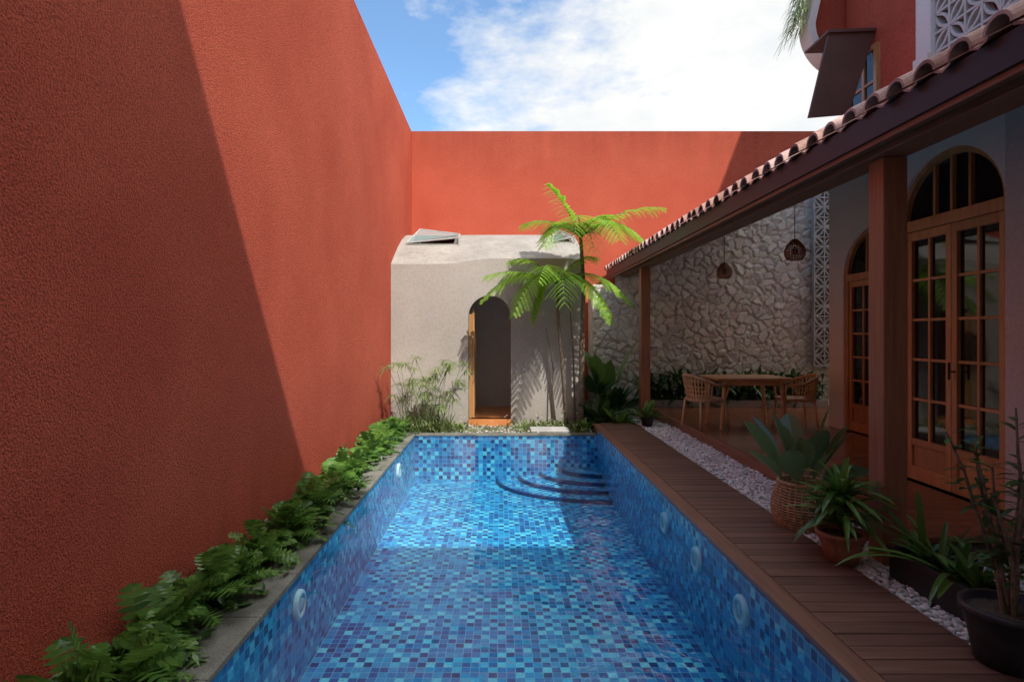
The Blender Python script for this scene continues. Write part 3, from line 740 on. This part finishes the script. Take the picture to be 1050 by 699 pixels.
b.tube(fy([(1.15,9.98,-.15),(1.08,9.93,.9),(1.0,9.88,1.7),c2]),[.04,.034,.03,.026],10)
b.tube(fy([(1.32,10.1,-.15),(1.28,10.1,1.2),(1.2,10.05,2.2)]),[.02,.015,.01],8)
b.tube(fy([(.9,10.12,-.15),(.93,10.1,.9),(.8,10.05,1.6)]),[.014,.011,.006],8)
b.build('trunk',[STEM],parent=tf,smooth=True)
b=MB()
for tip,ar in (((.80,9.7,4.02),.10),((2.75,9.65,3.62),.16),((.36,9.6,3.32),.16),((2.40,9.5,3.0),.30),((1.15,8.8,3.05),.32),((1.95,10.15,3.5),.2),((1.85,8.85,2.95),.32),((.75,10.1,3.2),.25),((1.5,9.2,2.8),.35),((.7,9.2,2.9),.3)):
    frond(b,c1,tip,ar)
for tip,ar in (((-.32,9.6,2.05),.30),((-.25,9.5,2.45),.14),((2.15,9.45,2.0),.32),((.22,9.3,1.80),.38),((1.8,9.3,1.70),.38),((1.0,8.9,1.95),.38),((.15,9.9,2.75),.18),((1.65,9.9,2.8),.18),((.6,8.9,2.3),.3),((.55,9.8,1.75),.35)):
    frond(b,c2,tip,ar)
b.build('fronds',[FOL_F,GSTEM],parent=tf)

def broad(name,c,n,L,W,elr,mat,seed,stem=.25,h0=0,fold=.2,droop=(.1,.4),nn=8):
    random.seed(seed); b=MB()
    for i in range(n):
        a=2*math.pi*i/n+U(-.3,.3); el=U(*elr)
        d=(math.cos(a)*math.cos(el),math.sin(a)*math.cos(el),math.sin(el))
        b.blade((c[0]+U(-.03,.03),c[1]+U(-.03,.03),c[2]+h0),d,U(*L),U(*W),U(*droop),nn,0,fold,.8,.45,stem,U(-.4,.4))
    return b.build(name,[mat])
broad('banana_plant',(1.95,10.9,-.1),11,(1.3,2.1),(.24,.34),(1.05,1.45),FOL_X,11,.4)
broad('broadleaf_shrub',(1.75,10.3,-.15),55,(.4,.85),(.09,.16),(.3,1.4),FOL_D,12,.3)
broad('broadleaf_shrub',(2.05,10.0,-.15),45,(.3,.6),(.08,.14),(.2,1.3),FOL_X,13,.3)
broad('broadleaf_shrub',(2.2,11.2,-.1),60,(.5,1.0),(.10,.18),(.3,1.4),FOL_D,14,.3)
broad('broadleaf_shrub',(1.75,10.6,.3),26,(.4,.9),(.08,.14),(.8,1.5),FOL_D,18,.3)
broad('broadleaf_shrub',(1.40,9.75,-.15),34,(.18,.36),(.06,.10),(.2,1.3),FOL_X,19,.3)
def pot(name,c,r0,r1,h,mat,rim=.012):
    b=MB(); b.lathe(c,[(.001,0),(r0,0),(r0+(r1-r0)*.5,h*.5),(r1,h*.86),(r1+rim,h*.87),(r1+rim,h),(r1-.008,h),(r1-.014,h*.86),(.001,h*.85)],32,0)
    return b.build(name,[mat],smooth=False,bevel=0)
def pot_plant(gname,c,r0,r1,h,mat,plant):
    g_=group(gname); o=pot('pot',c,r0,r1,h,mat); o.parent=g_
    for q in o.data.polygons: q.use_smooth=True
    s_=MB(); s_.lathe(c,[(.001,h*.87),(r1-.01,h*.865)],24); so=s_.build('potting_soil',[SOIL]); so.parent=g_
    plant.parent=g_; plant.name='leaves'
    return g_
pl=broad('leaves',(2.42,9.6,.1),26,(.25,.42),(.07,.11),(.3,1.3),FOL_X,15,.3)
pot_plant('potted_shrub',(2.42,9.6,-.02),.08,.11,.16,BLACKP,pl)
random.seed(20); b=MB()
for i in range(1500):
    x=U(2.75,6.3); 
    b.blade((x,U(11.25,11.75),U(.1,.65)),(U(-1,1),U(-1,.3),U(-.1,1.3)),U(.2,.42),U(.04,.08),U(.2,.7),4,0,.2)
b.build('shade_hedge',[FOL_D])
b=MB(); b.box(2.75,6.3,11.2,11.9,-.1,.22); b.build('hedge_planter',[CONC],bevel=.01)

random.seed(31)
bc=(2.40,4.62,-.03); g_=group('rattan_basket_planter'); b=MB(); H=.34
def br(t): return .175+.05*math.sin(math.pi*min(1,t*.9+.1))
for k in range(17):
    t_=k/16; r=br(t_); b.tube([(bc[0]+(r+.004*(q%2))*math.cos(2*math.pi*q/48),bc[1]+(r+.004*(q%2))*math.sin(2*math.pi*q/48),bc[2]+.01+H*t_) for q in range(48)],.0085,5,closed=True)
for q in range(30):
    a=2*math.pi*q/30; b.tube([(bc[0]+(br(k/8)+.006)*math.cos(a),bc[1]+(br(k/8)+.006)*math.sin(a),bc[2]+.01+H*k/8) for k in range(9)],.006,5)
b.tube([(bc[0]+(br(1)+.004)*math.cos(2*math.pi*q/32),bc[1]+(br(1)+.004)*math.sin(2*math.pi*q/32),bc[2]+H+.02) for q in range(32)],.014,6,closed=True)
b.build('woven_basket',[RATTAN],parent=g_,smooth=True)
b=MB(); b.lathe(bc,[(.001,.01),(.15,.01),(.185,.25),(.001,.26)],24); b.build('liner',[SOIL],parent=g_)
b=MB()
for i,(dx,dy,dz,L) in enumerate([(-.35,-.1,1,.78),(-.6,.1,1,.76),(-.15,-.3,1,.76),(.15,-.15,1,.75),(.4,-.2,1,.72),(.6,.1,1,.70),(.1,.5,1,.84),(-.3,.5,1,.82),(-.9,-.2,1,.62),(.9,-.2,1,.6),(0,-.7,1,.62),(-.5,-.6,1,.58),(.5,-.6,1,.52),(-.2,0,1,.8),(.3,.1,1,.82)]):
    b.blade((bc[0]+dx*.06,bc[1]+dy*.06,bc[2]+.25),(dx,dy,dz),L*1.05,U(.14,.19),U(.08,.4),10,0,.3,.7,.5,.34,U(-.9,.9))
b.build('leaves',[FOL_B],parent=g_)
random.seed(33); tc_=(2.27,3.88,.0)
b=MB()
for i in range(120):
    a=U(0,6.28); el=U(-.05,1.4); b.blade((tc_[0]+U(-.02,.02),tc_[1]+U(-.02,.02),tc_[2]+.2+U(0,.26)),(math.cos(a)*math.cos(el),math.sin(a)*math.cos(el),math.sin(el)),U(.28,.44),U(.026,.040),U(.2,.6),7,0,.35,.6,.4)
pl=b.build('leaves',[FOL_X]); pot_plant('terracotta_potted_dracaena',tc_,.10,.145,.19,TERRA,pl)
random.seed(35); g_=group('black_trough_planter'); b=MB()
x0,x1,y0,y1,zb,zt2=2.44,2.66,2.98,3.66,-.02,.17
b.box(x0,x1,y0,y0+.015,zb,zt2); b.box(x0,x1,y1-.015,y1,zb,zt2); b.box(x0,x0+.015,y0+.015,y1-.015,zb,zt2); b.box(x1-.015,x1,y0+.015,y1-.015,zb,zt2); b.box(x0+.015,x1-.015,y0+.015,y1-.015,zb,zt2-.04,1)
b.box(x0-.012,x1+.012,y0-.012,y0-.0005,zt2-.03,zt2+.004); b.box(x0-.012,x0-.0005,y0,y1+.01,zt2-.03,zt2+.004)
b.build('trough',[BLACKP,SOIL],parent=g_,bevel=.003)
b=MB()
for k in range(4):
    cy_=3.12+k*.13
    for i in range(13):
        a=U(0,6.28); el=U(.35,1.35); b.blade((2.55,cy_,.12),(math.cos(a)*math.cos(el),math.sin(a)*math.cos(el),math.sin(el)),U(.3,.65),U(.025,.04),U(.2,.7),8,0,.4,.5,.3)
b.build('leaves',[FOL_X],parent=g_)
random.seed(37); rc=(2.32,2.66,.0); b=MB()
for i in range(8):
    h=U(.55,1.05); lx_,ly_=U(-.28,.2),U(-.15,.2); pts=[(rc[0]+U(-.03,.03),rc[1]+U(-.03,.03),.15)]
    for k in range(1,6): pts.append((pts[0][0]+lx_*(k/5)**1.4+U(-.012,.012),pts[0][1]+ly_*(k/5)+U(-.01,.01),.15+h*k/5))
    b.tube(pts,[.012,.010,.009,.008,.006,.004],6,1)
    for q in range(26):
        k=U(1.5,5); i0=min(4,int(k)); u=k-i0; p_=Vector(pts[i0]).lerp(Vector(pts[i0+1]),u)
        aa=U(0,6.28); b.blade(p_,(math.cos(aa),math.sin(aa),U(.0,1)),U(.05,.13),U(.014,.028),.3,4)
pl=b.build('leaves',[FOL_D,STEM]); pot_plant('black_potted_shrub',rc,.13,.175,.26,BLACKP,pl)

# ------------------------------------------------------------------ sky, sun, camera
W=bpy.data.worlds.new('World'); scene.world=W; W.use_nodes=True; nt=W.node_tree; nt.nodes.clear(); L=nt.links
out=nt.nodes.new('ShaderNodeOutputWorld'); bg=nt.nodes.new('ShaderNodeBackground')
sk=nt.nodes.new('ShaderNodeTexSky'); sk.sky_type='NISHITA'; sk.sun_disc=False
toS=Vector((LX,-LY,1)); el=math.atan2(1,math.hypot(LX,LY)); az=math.atan2(LX,-LY)
sk.sun_elevation=el; sk.sun_rotation=az; sk.air_density=1.0; sk.dust_density=.3; sk.ozone_density=2.5
tc=nt.nodes.new('ShaderNodeTexCoord'); sp=nt.nodes.new('ShaderNodeSeparateXYZ'); L.new(tc.outputs['Generated'],sp.inputs[0])
mp=nt.nodes.new('ShaderNodeMapping'); mp.inputs['Scale'].default_value=(1,1,2.2); L.new(tc.outputs['Generated'],mp.inputs[0])
f=noise(nt,mp.outputs[0],2.6,8,.62)
ma=nt.nodes.new('ShaderNodeMath'); ma.operation='MULTIPLY_ADD'; ma.inputs[1].default_value=.45; L.new(sp.outputs[0],ma.inputs[0]); L.new(f,ma.inputs[2])
r=ramp(nt,[(.44,(0.05,)*3),(.60,(1,1,1))]); L.new(ma.outputs[0],r.inputs[0])
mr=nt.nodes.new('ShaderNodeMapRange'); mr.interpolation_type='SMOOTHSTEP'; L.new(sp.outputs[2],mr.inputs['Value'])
mr.inputs['From Min'].default_value=.52; mr.inputs['From Max'].default_value=.9; mr.inputs['To Min'].default_value=1; mr.inputs['To Max'].default_value=2.7  # added fill light: clouds overhead, above the camera's view, are made brighter
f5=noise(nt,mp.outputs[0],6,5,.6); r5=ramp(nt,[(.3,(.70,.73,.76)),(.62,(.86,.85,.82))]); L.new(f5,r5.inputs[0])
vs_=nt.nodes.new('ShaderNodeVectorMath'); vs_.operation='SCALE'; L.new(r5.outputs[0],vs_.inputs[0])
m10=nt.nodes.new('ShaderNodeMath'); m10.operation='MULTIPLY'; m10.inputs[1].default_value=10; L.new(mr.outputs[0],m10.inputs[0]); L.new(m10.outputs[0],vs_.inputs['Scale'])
sv=nt.nodes.new('ShaderNodeVectorMath'); sv.operation='MULTIPLY'; sv.inputs[1].default_value=(1.45,1.85,2.0); L.new(sk.outputs[0],sv.inputs[0])
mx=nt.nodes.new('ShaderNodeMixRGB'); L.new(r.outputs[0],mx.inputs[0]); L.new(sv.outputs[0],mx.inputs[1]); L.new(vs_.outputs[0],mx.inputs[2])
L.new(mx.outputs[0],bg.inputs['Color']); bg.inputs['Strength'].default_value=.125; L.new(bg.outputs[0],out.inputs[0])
sd=bpy.data.lights.new('sun','SUN'); sd.energy=5.0; sd.angle=math.radians(.5); sd.color=(1,.96,.89)
so=bpy.data.objects.new('sun',sd); scene.collection.objects.link(so); so.rotation_euler=(-toS).to_track_quat('-Z','Y').to_euler(); so.location=(5,-5,15)
cd=bpy.data.cameras.new('camera'); cam=bpy.data.objects.new('camera',cd); scene.collection.objects.link(cam)
cam.location=(0,0,1.5); cam.rotation_euler=(math.radians(90),0,0); cd.sensor_width=36; cd.lens=36*F/1050
cd.shift_x=12/1050; cd.shift_y=-7.5/1050; cd.clip_end=2000; cd.clip_start=.05
scene.camera=cam
scene.view_settings.view_transform='Standard'; scene.view_settings.look='None'; scene.view_settings.exposure=0
